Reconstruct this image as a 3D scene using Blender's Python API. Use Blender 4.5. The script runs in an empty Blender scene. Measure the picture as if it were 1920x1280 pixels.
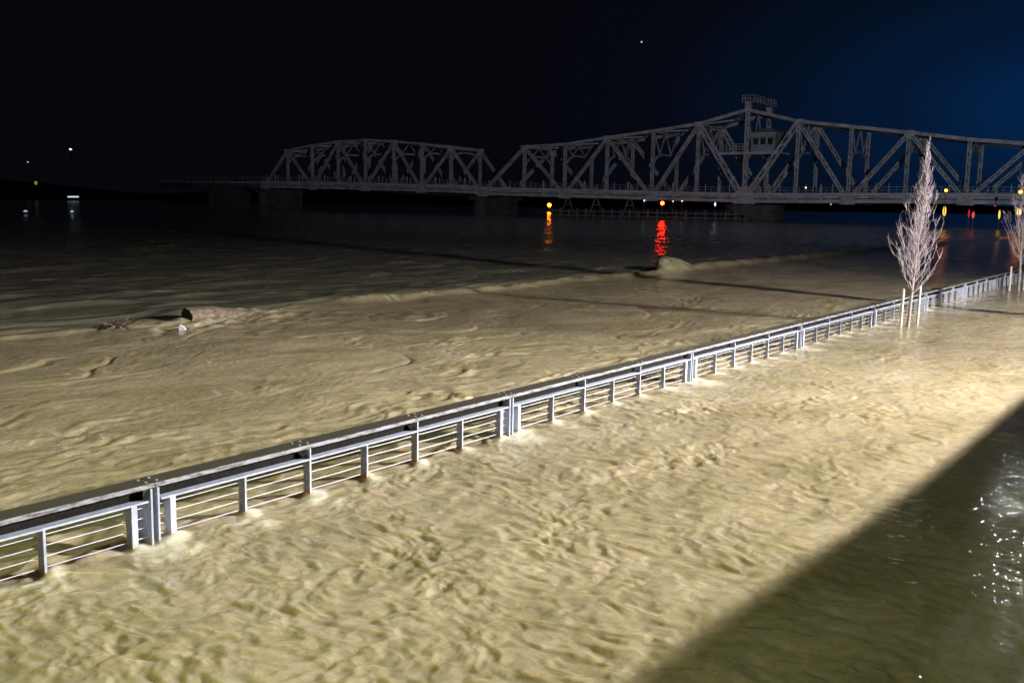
import bpy, math, random
import numpy as np
from mathutils import Vector, Matrix

random.seed(7)
scene = bpy.context.scene
COL = scene.collection
R = math.radians

# ------------------------------------------------------------------ camera
CAM_Z = 2.8
PITCH, ROLL = R(7.927), R(0.9)
cd = bpy.data.cameras.new('camera')
cd.sensor_width = 36.0
cd.lens = 35.0
cd.clip_start = 0.05
cd.clip_end = 9000
cam = bpy.data.objects.new('camera', cd)
COL.objects.link(cam)
fwd = Vector((0, math.cos(PITCH), -math.sin(PITCH)))
up0 = Vector((0, math.sin(PITCH), math.cos(PITCH)))
rt0 = Vector((1, 0, 0))
rt = rt0 * math.cos(ROLL) + up0 * math.sin(ROLL)
up = up0 * math.cos(ROLL) - rt0 * math.sin(ROLL)
m3 = Matrix((rt, up, -fwd)).transposed()
cam.matrix_world = Matrix.Translation((0, 0, CAM_Z)) @ m3.to_4x4()
scene.camera = cam

# ------------------------------------------------------------------ night sky
world = bpy.data.worlds.new('World')
scene.world = world
world.use_nodes = True
wn, wl = world.node_tree.nodes, world.node_tree.links
wn.clear()
wout = wn.new('ShaderNodeOutputWorld')
bg = wn.new('ShaderNodeBackground')
tc = wn.new('ShaderNodeTexCoord')
# blue glow low in the sky at the right
gdir = Vector((math.sin(R(29.5)), math.cos(R(29.5)), 0.20)).normalized()
dot = wn.new('ShaderNodeVectorMath'); dot.operation = 'DOT_PRODUCT'
dot.inputs[1].default_value = gdir
flat = wn.new('ShaderNodeVectorMath'); flat.operation = 'MULTIPLY'; flat.inputs[1].default_value = (1, 1, 2.3)
nrm = wn.new('ShaderNodeVectorMath'); nrm.operation = 'NORMALIZE'
wl.new(tc.outputs['Generated'], flat.inputs[0]); wl.new(flat.outputs[0], nrm.inputs[0]); wl.new(nrm.outputs[0], dot.inputs[0])
ramp = wn.new('ShaderNodeValToRGB')
cr = ramp.color_ramp
cr.interpolation = 'EASE'
cr.elements[0].position = 0.86; cr.elements[0].color = (0.0018, 0.0018, 0.0034, 1)
cr.elements[1].position = 1.0; cr.elements[1].color = (0.0012, 0.0155, 0.062, 1)
for pos, c in ((0.925, (0.0018, 0.0025, 0.0056)), (0.962, (0.0015, 0.0048, 0.0140)), (0.988, (0.0012, 0.0088, 0.031))):
    e = cr.elements.new(pos); e.color = (*c, 1)
wl.new(dot.outputs['Value'], ramp.inputs['Fac'])
wl.new(ramp.outputs['Color'], bg.inputs['Color'])
bg.inputs['Strength'].default_value = 1.0
wl.new(bg.outputs[0], wout.inputs['Surface'])

scene.view_settings.view_transform = 'Standard'
scene.view_settings.look = 'None'
scene.view_settings.exposure = 0.0
scene.view_settings.gamma = 1.0
scene.cycles.use_denoising = True
scene.cycles.denoiser = 'OPENIMAGEDENOISE'
scene.cycles.denoising_input_passes = 'RGB_ALBEDO_NORMAL'
scene.cycles.max_bounces = 5
scene.cycles.diffuse_bounces = 2
scene.cycles.glossy_bounces = 2
scene.cycles.caustics_reflective = False
scene.cycles.caustics_refractive = False
scene.cycles.sample_clamp_indirect = 4.0

# river frame: T runs along the railing (away from the camera), N points from the river to the bank
T = Vector((0.588, 0.809, 0)).normalized()
N = Vector((T.y, -T.x, 0))
FENCE_D = -6.96
WALL_D = -19.6
def P(s, d, z=0.0):
    return T * s + N * d + Vector((0, 0, z))

# floodlight mast on the bank (outside the picture on the right)
MAST = Vector((22.6, 15.3, 0))
LAMP_Z = 7.5
def spot(name, loc, target, power, color, size, blend, radius):
    l = bpy.data.lights.new(name, 'SPOT')
    l.energy = power; l.color = color
    l.spot_size = R(size); l.spot_blend = blend
    l.shadow_soft_size = radius
    o = bpy.data.objects.new(name, l)
    COL.objects.link(o)
    o.location = loc
    o.rotation_euler = (Vector(target) - Vector(loc)).to_track_quat('-Z', 'Y').to_euler()
    return o
COOL = (1.0, 0.965, 0.93)
FLOODS = [
    spot('flood_lamp', MAST + Vector((-0.45, 0.1, LAMP_Z)), (-8.0, 27.0, 0), 47000, COOL, 150, 0.7, 0.2),
    spot('flood_lamp', MAST + Vector((-0.45, -0.1, LAMP_Z - 0.12)), (-11.0, 9.5, 0), 60000, COOL, 62, 0.9, 0.2),
    spot('flood_lamp', MAST + Vector((-0.1, 0.45, LAMP_Z + 0.1)), (44, 205, 10), 235000, (0.80, 0.89, 1.0), 66, 0.5, 0.03),  # third lamp, added only to brighten the bridge
]
# unseen fill lamp added behind the viewer to lift the shadowed water
BACK_LAMP = Vector((-9.5, -1.0, 6.5))
BACK = spot('fill_lamp', BACK_LAMP, (4, 10, 0), 4700, (0.86, 1.0, 0.56), 120, 0.8, 0.15)

# ------------------------------------------------------------------ materials
def new_mat(name):
    m = bpy.data.materials.new(name); m.use_nodes = True
    n = m.node_tree.nodes; l = m.node_tree.links
    return m, n, l, n['Principled BSDF']

def noisy(name, c1, c2, rough=0.6, metal=0.0, scale=(8, 8, 8), detail=5, bump=0.0, bscale=40, lo=0.35, hi=0.65, spec=0.5):
    m, n, l, b = new_mat(name)
    tcn = n.new('ShaderNodeTexCoord')
    mp = n.new('ShaderNodeMapping'); mp.inputs['Scale'].default_value = scale
    nz = n.new('ShaderNodeTexNoise'); nz.inputs['Scale'].default_value = 1.0; nz.inputs['Detail'].default_value = detail
    nz.inputs['Roughness'].default_value = 0.65
    rp = n.new('ShaderNodeValToRGB')
    rp.color_ramp.elements[0].position = lo; rp.color_ramp.elements[0].color = (*c1, 1)
    rp.color_ramp.elements[1].position = hi; rp.color_ramp.elements[1].color = (*c2, 1)
    l.new(tcn.outputs['Object'], mp.inputs['Vector']); l.new(mp.outputs[0], nz.inputs['Vector'])
    l.new(nz.outputs['Fac'], rp.inputs['Fac']); l.new(rp.outputs['Color'], b.inputs['Base Color'])
    b.inputs['Roughness'].default_value = rough
    b.inputs['Metallic'].default_value = metal
    b.inputs['Specular IOR Level'].default_value = spec
    if bump:
        nb = n.new('ShaderNodeTexNoise'); nb.inputs['Scale'].default_value = bscale; nb.inputs['Detail'].default_value = 6
        bp = n.new('ShaderNodeBump'); bp.inputs['Strength'].default_value = bump; bp.inputs['Distance'].default_value = 0.02
        l.new(mp.outputs[0], nb.inputs['Vector']); l.new(nb.outputs['Fac'], bp.inputs['Height'])
        l.new(bp.outputs[0], b.inputs['Normal'])
    return m

def mudline(m, top, col):
    n, l = m.node_tree.nodes, m.node_tree.links; b = n['Principled BSDF']
    g = n.new('ShaderNodeNewGeometry'); sx = n.new('ShaderNodeSeparateXYZ'); l.new(g.outputs['Position'], sx.inputs[0])
    nz = n.new('ShaderNodeTexNoise'); nz.inputs['Scale'].default_value = 14; nz.inputs['Detail'].default_value = 5; l.new(g.outputs['Position'], nz.inputs['Vector'])
    ad = n.new('ShaderNodeMath'); ad.operation = 'MULTIPLY_ADD'; ad.inputs[1].default_value = -0.16; l.new(nz.outputs['Fac'], ad.inputs[0]); l.new(sx.outputs['Z'], ad.inputs[2])
    mr = n.new('ShaderNodeMapRange'); mr.inputs['From Min'].default_value = top - 0.10; mr.inputs['From Max'].default_value = top - 0.05
    mr.inputs['To Min'].default_value = 0.5; mr.inputs['To Max'].default_value = 0.0; l.new(ad.outputs[0], mr.inputs['Value'])
    mx = n.new('ShaderNodeMixRGB'); mx.inputs[2].default_value = (*col, 1)
    src = b.inputs['Base Color'].links[0].from_socket
    l.new(mr.outputs[0], mx.inputs[0]); l.new(src, mx.inputs[1]); l.new(mx.outputs[0], b.inputs['Base Color'])

def emit(name, color, strength):
    m, n, l, b = new_mat(name)
    n.remove(b)
    em = n.new('ShaderNodeEmission'); em.inputs['Color'].default_value = (*color, 1); em.inputs['Strength'].default_value = strength
    l.new(em.outputs[0], n['Material Output'].inputs['Surface'])
    return m

M = {}
M['post'] = noisy('painted_post_steel', (0.33, 0.36, 0.46), (0.49, 0.52, 0.64), 0.45, 0.0, (9, 9, 4), bump=0.05)
M['plate'] = noisy('weathered_plate_steel', (0.25, 0.28, 0.34), (0.45, 0.48, 0.58), 0.5, 0.0, (7, 7, 5), bump=0.05)
mudline(M['post'], 0.04, (0.38, 0.33, 0.23)); mudline(M['plate'], 0.04, (0.38, 0.33, 0.23))
M['cable'] = noisy('stainless_cable', (0.62, 0.58, 0.68), (0.75, 0.72, 0.80), 0.4, 0.0, (20, 20, 20))
M['cap'] = noisy('wet_dark_timber', (0.035, 0.030, 0.022), (0.085, 0.075, 0.058), 0.62, 0.0, (60, 60, 60), bump=0.35, bscale=3, spec=0.25)
M['trim'] = noisy('scuffed_pale_edge', (0.07, 0.066, 0.064), (0.25, 0.25, 0.28), 0.5, 0.0, (7, 7, 30), 6, lo=0.40, hi=0.55)
M['fascia'] = noisy('dark_fascia_timber', (0.006, 0.0055, 0.005), (0.014, 0.012, 0.010), 0.9, 0.0, (20, 20, 20), spec=0.1)
M['bolt'] = noisy('bolt_steel', (0.35, 0.33, 0.3), (0.6, 0.58, 0.55), 0.4, 0.3, (40, 40, 40))
M['bark'] = noisy('young_tree_bark', (0.24, 0.20, 0.185), (0.42, 0.36, 0.34), 0.85, 0.0, (14, 14, 5), bump=0.3)
M['twig'] = noisy('pale_twig_bark', (0.32, 0.26, 0.29), (0.56, 0.47, 0.53), 0.8, 0.0, (6, 6, 6))
M['stake'] = noisy('pale_stake_wood', (0.52, 0.47, 0.40), (0.70, 0.66, 0.60), 0.75, 0.0, (25, 25, 4), bump=0.15)
M['strap'] = noisy('black_strap', (0.02, 0.02, 0.02), (0.04, 0.04, 0.04), 0.7)
M['bridge'] = noisy('grey_bridge_steel', (0.15, 0.145, 0.16), (0.46, 0.44, 0.47), 0.7, 0.0, (0.55, 0.55, 0.9), 6, lo=0.3, hi=0.7)
M['deck'] = noisy('bridge_deck_concrete', (0.26, 0.26, 0.28), (0.48, 0.47, 0.49), 0.85, 0.0, (0.3, 0.3, 1.2), 6)
M['deckdark'] = noisy('bridge_floor_steel', (0.05, 0.05, 0.055), (0.12, 0.12, 0.13), 0.8, 0.0, (0.5, 0.5, 0.5))
M['house'] = noisy('control_house_siding', (0.16, 0.165, 0.18), (0.27, 0.27, 0.29), 0.7, 0.0, (0.5, 0.5, 3))
M['roof'] = noisy('control_house_roof', (0.26, 0.26, 0.29), (0.40, 0.40, 0.43), 0.6, 0.0, (1, 1, 1))
M['glass'] = noisy('dark_window_glass', (0.02, 0.025, 0.03), (0.03, 0.035, 0.04), 0.15)
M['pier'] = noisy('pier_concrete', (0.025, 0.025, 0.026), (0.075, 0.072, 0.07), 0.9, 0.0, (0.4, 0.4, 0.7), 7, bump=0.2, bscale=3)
M['pile'] = noisy('creosoted_timber', (0.05, 0.045, 0.04), (0.13, 0.12, 0.10), 0.9, 0.0, (1.5, 1.5, 0.4), 6)
M['log'] = noisy('stripped_log_wood', (0.075, 0.054, 0.038), (0.26, 0.20, 0.145), 0.65, 0.0, (3, 11, 11), 7, bump=0.6, bscale=3)
M['mudlog'] = noisy('mud_coated_log', (0.12, 0.105, 0.06), (0.36, 0.315, 0.19), 0.7, 0.0, (3, 5, 5), 7, bump=0.6, bscale=3)
M['logend'] = noisy('shaded_log_end', (0.010, 0.008, 0.006), (0.03, 0.024, 0.018), 0.8, 0.0, (8, 8, 8))  # end face turned from the lamp: its shade is put into the colour
M['brush'] = noisy('wet_driftwood', (0.05, 0.038, 0.028), (0.16, 0.12, 0.09), 0.8, 0.0, (12, 12, 12))
M['plastic'] = noisy('white_plastic', (0.66, 0.68, 0.80), (0.78, 0.80, 0.90), 0.35, 0.0, (6, 6, 6))
M['black'] = noisy('black_housing', (0.015, 0.015, 0.016), (0.03, 0.03, 0.03), 0.5)
M['galv'] = noisy('galvanised_pole', (0.28, 0.28, 0.29), (0.40, 0.40, 0.41), 0.5, 0.3, (4, 4, 2))
M['wallc'] = noisy('terrace_concrete', (0.24, 0.23, 0.21), (0.36, 0.35, 0.32), 0.9, 0.0, (0.8, 0.8, 0.8), 7, bump=0.2, bscale=4)
M['hill'] = noisy('dark_wooded_ground', (0.010, 0.012, 0.008), (0.028, 0.03, 0.018), 1.0, 0.0, (0.02, 0.02, 0.02), spec=0.0)
M['buoy'] = noisy('buoy_paint', (0.25, 0.24, 0.24), (0.4, 0.4, 0.4), 0.5)
M['foam'] = noisy('dirty_froth', (0.44, 0.37, 0.20), (0.78, 0.74, 0.62), 0.55, 0.0, (18, 18, 18), 6, bump=0.3, bscale=6)
M['e_lens'] = emit('flood_lens', COOL, 400)

# ------------------------------------------------------------------ mesh builder
class MB:
    def __init__(s): s.v = []; s.f = []
    def add(s, vs, fs):
        o = len(s.v); s.v += [tuple(v) for v in vs]; s.f += [tuple(i + o for i in f) for f in fs]
    def box(s, c, ax, ay, az):
        c = Vector(c); ax, ay, az = Vector(ax), Vector(ay), Vector(az)
        vs = [c + ax * i + ay * j + az * k for i in (-1, 1) for j in (-1, 1) for k in (-1, 1)]
        s.add(vs, [(0, 1, 3, 2), (4, 6, 7, 5), (0, 4, 5, 1), (2, 3, 7, 6), (0, 2, 6, 4), (1, 5, 7, 3)])
    def fbox(s, s0, s1, d0, d1, z0, z1):
        s.box(P((s0 + s1) / 2, (d0 + d1) / 2, (z0 + z1) / 2), T * ((s1 - s0) / 2), N * ((d1 - d0) / 2), (0, 0, (z1 - z0) / 2))
    def bar(s, a, b, w, h, side):
        a, b = Vector(a), Vector(b); d = b - a
        side = Vector(side); dn = d.normalized()
        side = (side - dn * side.dot(dn)).normalized(); oth = dn.cross(side)
        s.box((a + b) / 2, d / 2, side * (w / 2), oth * (h / 2))
    def tube(s, pts, rad, n=6, caps=True):
        pts = [Vector(p) for p in pts]; rings = []
        ref = None
        for i, p in enumerate(pts):
            d = (pts[min(i + 1, len(pts) - 1)] - pts[max(i - 1, 0)]).normalized()
            if ref is None:
                ref = Vector((1, 0, 0)) if abs(d.x) < 0.8 else Vector((0, 1, 0))
            x = (ref - d * ref.dot(d)).normalized(); ref = x; y = d.cross(x)
            r = rad[i] if hasattr(rad, '__len__') else rad
            rings.append([p + (x * math.cos(2 * math.pi * k / n) + y * math.sin(2 * math.pi * k / n)) * r for k in range(n)])
        vs = [v for rg in rings for v in rg]; fs = []
        for i in range(len(pts) - 1):
            for k in range(n):
                fs.append((i * n + k, i * n + (k + 1) % n, (i + 1) * n + (k + 1) % n, (i + 1) * n + k))
        if caps:
            fs.append(tuple(range(n - 1, -1, -1))); o = (len(pts) - 1) * n; fs.append(tuple(o + k for k in range(n)))
        s.add(vs, fs)
    def prism(s, poly, ext):
        n = len(poly); ext = Vector(ext)
        vs = [Vector(p) for p in poly] + [Vector(p) + ext for p in poly]
        fs = [tuple(range(n - 1, -1, -1)), tuple(range(n, 2 * n))] + [(i, (i + 1) % n, n + (i + 1) % n, n + i) for i in range(n)]
        s.add(vs, fs)
    def sphere(s, c, r, nu=12, nv=8, sz=1.0, lump=0.0, rnd=None):
        c = Vector(c); vs = []; fs = []
        for j in range(nv + 1):
            th = math.pi * j / nv
            for i in range(nu):
                ph = 2 * math.pi * i / nu
                k = 1 + (rnd.uniform(-lump, lump) if rnd and 0 < j < nv else 0)
                vs.append(c + Vector((math.sin(th) * math.cos(ph), math.sin(th) * math.sin(ph), math.cos(th) * sz)) * r * k)
        for j in range(nv):
            for i in range(nu):
                fs.append((j * nu + i, (j + 1) * nu + i, (j + 1) * nu + (i + 1) % nu, j * nu + (i + 1) % nu))
        s.add(vs, fs)
    def build(s, name, mat, parent=None, smooth=False, loc=None):
        loc = Vector(loc) if loc is not None else (parent.matrix_world.translation if parent is not None else Vector((0, 0, 0)))
        base = Vector(parent['_w']) if parent is not None and '_w' in parent else Vector((0, 0, 0))
        org = base if parent is not None else (loc if loc is not None else Vector((0, 0, 0)))
        me = bpy.data.meshes.new(name)
        me.from_pydata([tuple(Vector(v) - org) for v in s.v], [], s.f)
        me.validate(); me.update()
        if smooth:
            me.polygons.foreach_set('use_smooth', [True] * len(me.polygons))
        me.materials.append(mat)
        o = bpy.data.objects.new(name, me); COL.objects.link(o)
        if parent is not None: o.parent = parent
        else: o.location = org
        o['_w'] = tuple(org)
        return o

def tag(o, label, cat, group=None):
    o['label'] = label; o['category'] = cat
    if group: o['group'] = group
    return o
def thing(name, label, cat, loc, group=None):
    o = bpy.data.objects.new(name, None); COL.objects.link(o)
    o.empty_display_size = 0.2
    o.location = loc; o['_w'] = tuple(loc)
    return tag(o, label, cat, group)
def lamp(name, at, r, mat, parent=None, sz=1.0, loc=None):
    b = MB(); b.sphere(at, r, 12, 8, sz); return b.build(name, mat, parent, True, loc)

# ------------------------------------------------------------------ water
_rs = np.random.RandomState(11)
_perm = _rs.permutation(1024).astype(np.int64); _perm = np.concatenate([_perm, _perm])
_ang = _rs.uniform(0, 2 * np.pi, 1024)
_gx, _gy = np.cos(_ang), np.sin(_ang)
def perlin(x, y, seed=0):
    x = x + seed * 17.31; y = y - seed * 9.77
    xi = np.floor(x).astype(np.int64); yi = np.floor(y).astype(np.int64)
    xf = x - xi; yf = y - yi
    u = xf * xf * xf * (xf * (xf * 6 - 15) + 10); v = yf * yf * yf * (yf * (yf * 6 - 15) + 10)
    def g(ix, iy, fx, fy):
        h = _perm[(_perm[(ix + seed * 31) & 1023] + iy) & 1023]
        return _gx[h] * fx + _gy[h] * fy
    a = g(xi, yi, xf, yf); b = g(xi + 1, yi, xf - 1, yf)
    c = g(xi, yi + 1, xf, yf - 1); d = g(xi + 1, yi + 1, xf - 1, yf - 1)
    return ((a * (1 - u) + b * u) * (1 - v) + (c * (1 - u) + d * u) * v) * 1.45
def sstep(a, b, x):
    t = np.clip((x - a) / (b - a), 0, 1); return t * t * (3 - 2 * t)

def post_positions():
    out = []
    for k in range(-1, 10):
        s0, s1 = SEC_S(k), SEC_S(k + 1)
        out += [s0 + 0.02, s0 + 0.17, s1 - 0.19]
        a, b = s0 + 0.15, s1 - 0.17
        out += [a + (b - a) * i / 6 for i in range(1, 6)]
    return out
def SEC_S(k): return 4.66 + 4.93 * k

def wave_height(X, Y):
    s = X * T.x + Y * T.y; d = X * N.x + Y * N.y
    rr = np.sqrt(X * X + Y * Y)
    inside = sstep(FENCE_D - 0.25, FENCE_D + 0.35, d)
    near_out = (1 - inside) * sstep(FENCE_D - 4.2, FENCE_D - 1.0, d + 0.8 * perlin(s / 2.2, d / 1.5, 5))
    far = 1 - sstep(WALL_D - 1.2, WALL_D + 0.3, d + 0.5 * perlin(s / 3.0, d / 2.0, 6))
    mid = (1 - inside) * (1 - near_out) * (1 - far)
    wx = perlin(s / 0.9, d / 0.9, 1); wy = perlin(s / 0.9, d / 0.9, 2)
    wx2 = perlin(s / 3.5, d / 2.6, 3); wy2 = perlin(s / 3.5, d / 2.6, 4)
    # flooded walkway: short choppy lumps, crests lying across the current
    a = s + 0.14 * wx + 0.05 * perlin(s / 0.22, d / 0.3, 40); b = d + 0.22 * wy + 0.06 * perlin(s / 0.25, d / 0.3, 41)
    c1 = perlin(a / 0.62, b / 0.75, 7)
    c2 = perlin(a / 0.175, b / 0.215, 8)
    c3 = perlin(a / 0.09, b / 0.115, 9)
    c4 = perlin(a / 0.052, b / 0.07, 39)
    rg = 1 - np.abs(perlin(a / 0.55 + 0.35 * wy, b / 1.1, 10))
    patch = sstep(-0.55, 0.55, perlin(s / 1.8, d / 1.5, 12))
    calm = 1 - 0.45 * sstep(-3.1, -2.3, d)
    c3 = c3 * (1 - 0.6 * sstep(-3.1, -2.3, d)); c4 = c4 * (1 - 0.9 * sstep(-3.1, -2.3, d))
    h_in = calm * ((0.75 + 0.45 * patch) * (0.0135 * c2 + 0.0090 * c3 + 0.0028 * c4 + 0.0030 * (1 - np.abs(c2 * 1.3)) ** 3) + 0.010 * c1 + 0.009 * patch * (rg ** 6 - 0.2))
    # just beyond the railing: ropey lumps drawn out along the current
    a2 = s + 0.9 * wx2 + 0.30 * wx; b2 = d + 0.55 * wy2 + 0.26 * wy + 0.06 * perlin(s / 0.3, d / 0.25, 42)
    st = perlin(a2 / 0.52, b2 / 0.24, 13)
    st2 = perlin(a2 / 0.26, b2 / 0.14, 14)
    rg2 = 1 - np.abs(perlin(a2 / 0.9, b2 / 0.36, 15))
    h_no = 0.72 * (0.45 + 0.9 * sstep(-0.5, 0.5, perlin(s / 1.7, d / 0.9, 43))) * (0.036 * st + 0.019 * st2 + 0.034 * (rg2 ** 5 - 0.35)) + 0.010 * c2
    # mid water: smooth boils with thin curling seams
    a3 = s + 2.4 * wx2 + 0.35 * wx; b3 = d + 1.8 * wy2 + 0.22 * wy
    sn = perlin(a3 / 3.4, b3 / 2.1, 16)
    seam = np.clip(1 - np.abs(sn) * 9, 0, 1) ** 1.5 * sstep(-0.1, 0.5, perlin(s / 4.0, d / 3.0, 17))
    step = np.tanh(sn * 14) * sstep(-0.2, 0.5, perlin(s / 3.0, d / 2.4, 37))
    rough_patch = sstep(0.18, 0.6, perlin(a3 / 3.8, b3 / 1.9, 18))
    h_md = 0.030 * perlin(a3 / 2.9, b3 / 1.9, 19) - 0.030 * seam + 0.012 * step + 0.0045 * perlin(a3 / 0.7, b3 / 0.30, 20) + 0.0045 * perlin(a3 / 0.28, b3 / 0.15, 60) + 0.0025 * perlin(a3 / 0.13, b3 / 0.09, 61) \
        + rough_patch * (0.022 * perlin(a3 / 0.42, b3 / 0.2, 21) + 0.024 * st)
    # main river: long broken swell streaks
    a4 = s + 1.5 * wx2; b4 = d + 0.8 * wy2
    h_fr = 0.06 * perlin(a4 / 3.4, b4 / 1.1, 22) + 0.10 * (np.clip(perlin(a4 / 2.2, b4 / 0.7, 23), 0, 1)) ** 1.5 \
        + 0.02 * perlin(a4 / 1.0, b4 / 0.35, 24) + 0.06 * np.clip(perlin(a4 / 8, b4 / 2.6, 25), -0.2, 1)
    h = inside * h_in + near_out * h_no + mid * h_md + far * h_fr
    # spill over the submerged wall
    q = d - WALL_D + 0.25 * perlin(s / 1.6, d / 1.6, 26)
    on = 0.35 + 0.65 * sstep(13.5, 15.0, s)
    big = 1 + 0.9 * sstep(36, 39, s)
    h += on * (0.13 * big + 0.06 * perlin(s / 1.1, d / 0.8, 27) + 0.03 * perlin(s / 0.22, d / 0.14, 44)) * np.exp(-(q / 0.34) ** 2)
    h -= on * 0.09 * np.exp(-((q + 0.75) / 0.45) ** 2)
    turb = np.exp(-(((s - 14.6) / 2.6) ** 2 + ((d - WALL_D - 0.9) / 1.1) ** 2))
    h += turb * (0.10 * perlin(s / 0.55, d / 0.3, 28) + 0.035 * perlin(s / 0.26, d / 0.16, 29))
    turb2 = np.exp(-(((s - 37.5) / 2.0) ** 2 + ((d - WALL_D - 0.6) / 0.8) ** 2))
    h += turb2 * 0.06 * perlin(s / 0.6, d / 0.35, 30)
    # swirls at the posts
    foam = np.zeros_like(h)
    ln = np.clip(1 - np.abs(perlin(a3 / 1.5, b3 / 0.8, 50)) * 11, 0, 1) * sstep(-0.1, 0.5, perlin(s / 1.6, d / 1.2, 51))
    foam += mid * (0.60 * ln + 0.5 * seam * sstep(-.2, .5, wx))
    foam += near_out * 0.30 * np.clip(st - 0.15, 0, 1) * 1.6
    stk = perlin(a4 / 2.4, b4 / 0.45, 52) + 0.6 * perlin(a4 / 0.9, b4 / 0.22, 53)
    foam += far * 0.62 * sstep(0.35, 1.0, stk) + far * 0.5 * sstep(0.25, 0.8, perlin(a4 / 9.0, b4 / 1.6, 54)) * sstep(0.0, 0.8, stk)
    foam += inside * 0.18 * sstep(0.1, 0.9, c2 + 0.6 * c3)
    nearf = np.abs(d - FENCE_D) < 1.2
    sf, df = s[nearf], d[nearf]
    hh = np.zeros_like(sf); ff = np.zeros_like(sf)
    for i, ps in enumerate(post_positions()):
        dx = sf - ps; dy = df - (FENCE_D - 0.03)
        r2 = ((dx - 0.04) / 0.09) ** 2 + (dy / 0.08) ** 2
        hh += 0.036 * np.exp(-r2)
        hh -= 0.022 * np.exp(-(((dx + 0.14) / 0.13) ** 2 + (dy / 0.08) ** 2))
        k = 0.7 + 0.6 * ((i * 7919) % 13) / 13
        ff += 0.85 * k * np.exp(-(((dx - 0.02) / 0.14) ** 2 + ((dy - 0.03) / 0.12) ** 2))
        # froth dragged away from the post
        ff += 0.5 * k * np.exp(-(((dx + 0.05) / 0.16) ** 2)) * np.exp(-(((dy - 0.32) / 0.30) ** 2))
    ff += 0.45 * np.exp(-((df - FENCE_D - 0.05) / 0.10) ** 2) * sstep(0.0, 0.5, perlin(sf / 0.5, df / 0.3, 31))
    h[nearf] += hh; foam[nearf] += ff
    foam += 0.35 * turb + 0.2 * on * np.exp(-((q + 0.1) / 0.3) ** 2)
    fade = 1 - 0.5 * sstep(60, 220, rr)
    rough = 0.16 - 0.03 * far - 0.11 * inside
    return h * fade, np.clip(foam, 0, 1), far, rough, sstep(-3.1, -2.3, d)

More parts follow.
